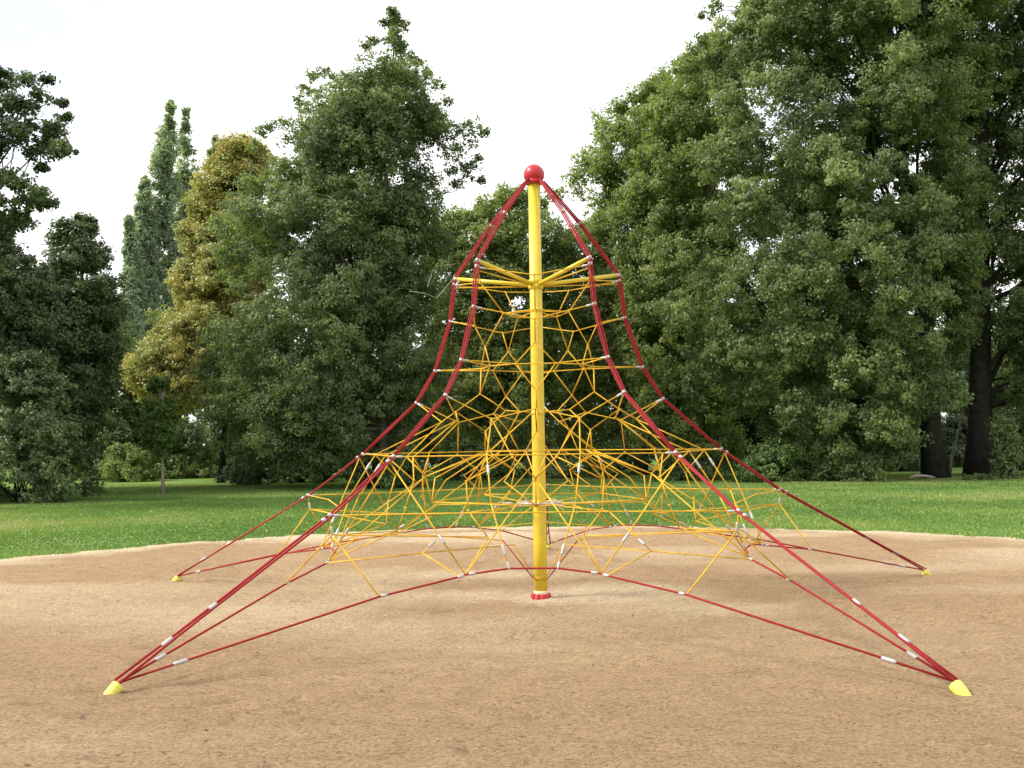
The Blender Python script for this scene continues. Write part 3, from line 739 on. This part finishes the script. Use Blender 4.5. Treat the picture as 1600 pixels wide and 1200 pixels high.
# poplars, far
for lab, prof, bx, Y in (
        ('tallest of the slim poplars left of the yellow tree', [(158, 264, 270), (200, 250, 275), (240, 237, 282), (300, 234, 288), (360, 236, 292), (440, 236, 296), (520, 238, 290), (600, 240, 285), (660, 246, 280)], 265, 60),
        ('slim poplar just right of the tallest poplar, with a split top', [(170, 288, 294), (220, 280, 300), (262, 276, 308), (300, 274, 312), (380, 272, 312), (460, 272, 310), (560, 275, 305), (640, 278, 300)], 293, 64),
        ('shorter slim poplar on the left of the group', [(278, 222, 230), (310, 214, 238), (370, 212, 246), (440, 210, 250), (540, 210, 250), (640, 214, 240)], 230, 58),
        ('lowest poplar at the left end of the group, partly behind dark trees', [(340, 198, 205), (375, 194, 214), (440, 192, 222), (520, 190, 224), (640, 194, 220)], 208, 56),
        ('poplar tip peeping out behind the yellow tree', [(212, 333, 339), (250, 322, 346), (300, 316, 350), (400, 314, 356), (560, 316, 352)], 335, 66)):
    tree('poplar_tree', lab, 'tree', prof, Y, bx, MAT['L_poplar'], MAT['bark_grey'], 150, (0.28, 0.6), 24000, 0.20, 0.22, depth=1.0, limbs=20, group='row of poplars', flat=1.5, sprays=8, spray_r=0.42, shell=0.6, up=0.5)
# dark trees at the left edge
tree('maple_tree', 'dark tree at the left edge reaching long boughs out against the sky', 'tree',
     [(100, -180, 18), (135, -220, 60), (150, -240, 96), (180, -260, 100), (215, -260, 108), (240, -280, 108), (262, -280, 60), (290, -280, 72), (318, -260, 84), (345, -240, 34), (380, -200, 14), (450, -160, -5), (520, -120, -30)],
     16, -90, MAT['L_dark'], MAT['bark'], 170, (0.26, 0.55), 30000, 0.13, 0.35, depth=0.6, limbs=60, hollow=0.40, extra=[(70, 125, .25), (92, 160, .24), (100, 182, .22), (86, 196, .26), (108, 236, .22), (96, 226, .25), (84, 240, .26), (60, 300, .26), (76, 318, .22), (50, 312, .28), (30, 290, .3), (62, 148, .28), (40, 125, .3), (66, 262, .2)], flat=0.5, sprays=9, spray_r=0.30, front=0.5, tint0=0.5)
tree('maple_tree', 'dark green tree on the left, standing beside the poplars', 'tree',
     [(338, 122, 146), (360, 105, 152), (385, 80, 158), (420, 58, 165), (440, 20, 182), (470, -40, 195), (540, -60, 190), (600, -60, 180), (660, -60, 165), (700, -40, 150)],
     26, 95, MAT['L_dark'], MAT['bark'], 230, (0.4, 0.85), 80000, 0.14, 0.25, depth=0.8, limbs=40, flat=0.5, sprays=9, spray_r=0.32, tint0=0.5)
tree('maple_tree', 'dark trunked tree behind the left edge, leaning toward the lawn', 'tree',
     [(335, -120, 8), (370, -120, 26), (400, -130, 46), (430, -140, 70), (480, -140, 90), (560, -120, 90), (640, -110, 70)],
     22, -40, MAT['L_dark'], MAT['bark'], 130, (0.35, 0.7), 42000, 0.14, 0.35, depth=0.8, limbs=20, tint0=0.4,
     trunk_pts=[(-60, 770), (-40, 640), (-20, 520), (0, 420), (8, 380), (-20, 300)])
shrub('holly_bush', 'big dark green bush at the left edge reaching down to the grass', 'bush', 35, 19.5, 235, 545, MAT['L_dark'], 52000, 0.10, n=110, rr=(0.35, 0.65), tint0=0.62, sprays=9, spray_r=0.3)

# middle distance trees that close the view under the crowns
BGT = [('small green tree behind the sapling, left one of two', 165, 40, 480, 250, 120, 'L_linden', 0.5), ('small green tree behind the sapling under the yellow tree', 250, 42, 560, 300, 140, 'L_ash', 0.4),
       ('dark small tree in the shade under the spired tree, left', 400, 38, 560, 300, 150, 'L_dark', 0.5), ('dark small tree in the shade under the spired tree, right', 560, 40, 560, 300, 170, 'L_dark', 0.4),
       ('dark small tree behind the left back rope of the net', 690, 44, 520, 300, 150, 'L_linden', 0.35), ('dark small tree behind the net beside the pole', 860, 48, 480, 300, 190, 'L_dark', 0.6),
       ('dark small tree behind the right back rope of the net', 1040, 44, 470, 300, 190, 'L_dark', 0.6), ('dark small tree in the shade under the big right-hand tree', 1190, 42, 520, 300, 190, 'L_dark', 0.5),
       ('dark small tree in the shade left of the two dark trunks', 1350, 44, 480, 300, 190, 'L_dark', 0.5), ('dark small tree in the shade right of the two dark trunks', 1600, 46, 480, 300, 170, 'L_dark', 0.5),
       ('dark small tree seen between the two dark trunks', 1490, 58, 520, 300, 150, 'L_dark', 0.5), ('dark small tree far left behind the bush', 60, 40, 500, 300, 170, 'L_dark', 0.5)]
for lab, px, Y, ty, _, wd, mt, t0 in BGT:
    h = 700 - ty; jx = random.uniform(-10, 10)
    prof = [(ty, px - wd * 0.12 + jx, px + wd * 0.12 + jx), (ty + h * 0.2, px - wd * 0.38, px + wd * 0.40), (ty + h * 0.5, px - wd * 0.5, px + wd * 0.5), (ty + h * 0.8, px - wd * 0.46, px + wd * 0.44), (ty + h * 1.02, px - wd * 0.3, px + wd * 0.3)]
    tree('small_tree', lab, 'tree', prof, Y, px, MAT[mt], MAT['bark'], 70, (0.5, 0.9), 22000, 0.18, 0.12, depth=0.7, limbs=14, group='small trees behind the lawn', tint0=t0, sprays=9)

# the far wood behind everything, one mass
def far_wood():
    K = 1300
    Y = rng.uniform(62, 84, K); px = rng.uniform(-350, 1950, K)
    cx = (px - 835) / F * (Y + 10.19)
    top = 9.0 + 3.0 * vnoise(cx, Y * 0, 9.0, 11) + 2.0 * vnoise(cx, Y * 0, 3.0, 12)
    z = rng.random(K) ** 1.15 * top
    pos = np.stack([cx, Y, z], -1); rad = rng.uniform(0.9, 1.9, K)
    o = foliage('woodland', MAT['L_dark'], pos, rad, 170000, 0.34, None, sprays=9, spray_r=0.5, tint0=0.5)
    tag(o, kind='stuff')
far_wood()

# sapling with a pale stem on the lawn
tree('sapling', 'young sapling with a thin pale stem standing alone on the lawn', 'sapling',
     [(592, 238, 262), (615, 222, 275), (650, 214, 282), (690, 222, 280), (712, 236, 272)],
     23.8, 255, MAT['L_sap'], MAT['stake'], 46, (0.22, 0.42), 7500, 0.10, 0.055, depth=0.9, limbs=18, sprays=7, spray_r=0.26, tint0=0.4,
     trunk_pts=[(255, 774), (254, 730), (253, 690), (251, 640), (249, 600)])
# shrubs
for lab, px, Y, wd, ty, mt, nl, lf, t0 in (
        ('pale leafy shrub behind the sapling', 195, 36, 105, 694, 'L_ash', 11000, 0.12, 0.6),
        ('dark low shrub under the left side of the spired tree', 382, 30, 85, 712, 'L_dark', 9000, 0.11, 0.3),
        ('weedy shrub under the spired tree, first right of its dark shrub', 470, 32, 150, 716, 'L_weed', 14000, 0.11, 0.25),
        ('weedy shrub in front of the spired tree trunk', 600, 25.5, 165, 702, 'L_weed', 12000, 0.11, 0.3),
        ('weedy shrub behind the left half of the net', 735, 32, 130, 690, 'L_weed', 12000, 0.11, 0.25),
        ('weedy shrub behind the yellow pole', 850, 33, 130, 694, 'L_dark', 12000, 0.11, 0.6),
        ('weedy shrub behind the right half of the net', 965, 32, 130, 690, 'L_weed', 12000, 0.11, 0.3),
        ('green shrub behind the right back rope of the net', 1085, 29, 140, 700, 'L_weed', 13000, 0.10, 0.4),
        ('bright green shrub under the lowest bough of the right-hand tree', 1215, 26.5, 150, 688, 'L_weed', 16000, 0.10, 0.55),
        ('bright shrub just left of the two dark trunks', 1320, 26, 110, 690, 'L_linden', 13000, 0.11, 0.6),
        ('low sprig of leaves on the grass in front of the rightmost trunk', 1525, 25.5, 50, 742, 'L_weed', 1500, 0.09, 0.6),
        ('bright leafy sprig right of the rightmost trunk', 1572, 26, 46, 640, 'L_linden', 5000, 0.11, 0.7)):
    shrub('shrub', lab, 'shrub', px, Y, wd, ty, MAT[mt], nl, lf, n=46, rr=(0.22, 0.5), group='shrubs along the lawn edge', tint0=t0)
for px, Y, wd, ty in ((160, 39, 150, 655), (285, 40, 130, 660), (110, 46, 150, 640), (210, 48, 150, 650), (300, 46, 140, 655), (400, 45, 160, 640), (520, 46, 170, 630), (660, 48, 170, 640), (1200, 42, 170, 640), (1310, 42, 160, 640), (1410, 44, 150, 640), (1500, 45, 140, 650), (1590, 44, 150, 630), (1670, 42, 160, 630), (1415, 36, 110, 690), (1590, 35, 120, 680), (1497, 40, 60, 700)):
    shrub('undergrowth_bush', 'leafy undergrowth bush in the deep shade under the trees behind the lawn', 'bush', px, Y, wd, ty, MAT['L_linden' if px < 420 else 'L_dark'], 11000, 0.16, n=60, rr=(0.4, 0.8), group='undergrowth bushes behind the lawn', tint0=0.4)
# thin leaning tree between the dark trunks
b0 = ground_at(1482, 31); th_ = thing('thin_tree', 'thin bare leaning stem between the two dark trunks', 'tree', b0)
g = Geo(); g.tube([np.array([0, 0, -0.1])] + [at(x, y, 31) - b0 for x, y in ((1487, 715), (1494, 690), (1499, 668), (1505, 640))], [0.07, 0.06, 0.05, 0.045, 0.03], 7); g.build('trunk', MAT['stake'], th_)
# dead grey branches poking out of the spired tree
b0 = at(690, 470, 23.6); th_ = thing('dead_branch', 'bare grey dead branch hanging out of the spired tree beside the net', 'branch', b0)
for i, pts in enumerate(([(640, 455), (662, 458), (684, 466), (688, 474)], [(682, 466), (694, 452), (706, 438), (712, 428)], [(668, 448), (672, 436), (676, 422)])):
    g = Geo(); g.tube([at(x, y, 23.6 + 0.2 * k) - b0 for k, (x, y) in enumerate(pts)], np.linspace(0.017, 0.006, len(pts)), 6); g.build('twig', MAT['dead'], th_)
# fallen branch on the grass
b0 = ground_at(1437, 26.4); g = Geo(); g.tube([(-0.45, 0, 0.06), (-0.1, 0.05, 0.13), (0.25, 0, 0.10), (0.55, 0.1, 0.05)], [0.05, 0.06, 0.05, 0.03], 8)
o = g.build('fallen_branch', MAT['dead'], None); o.location = b0; tag(o, 'short grey fallen branch on the grass at the foot of the dark trunks', 'branch')
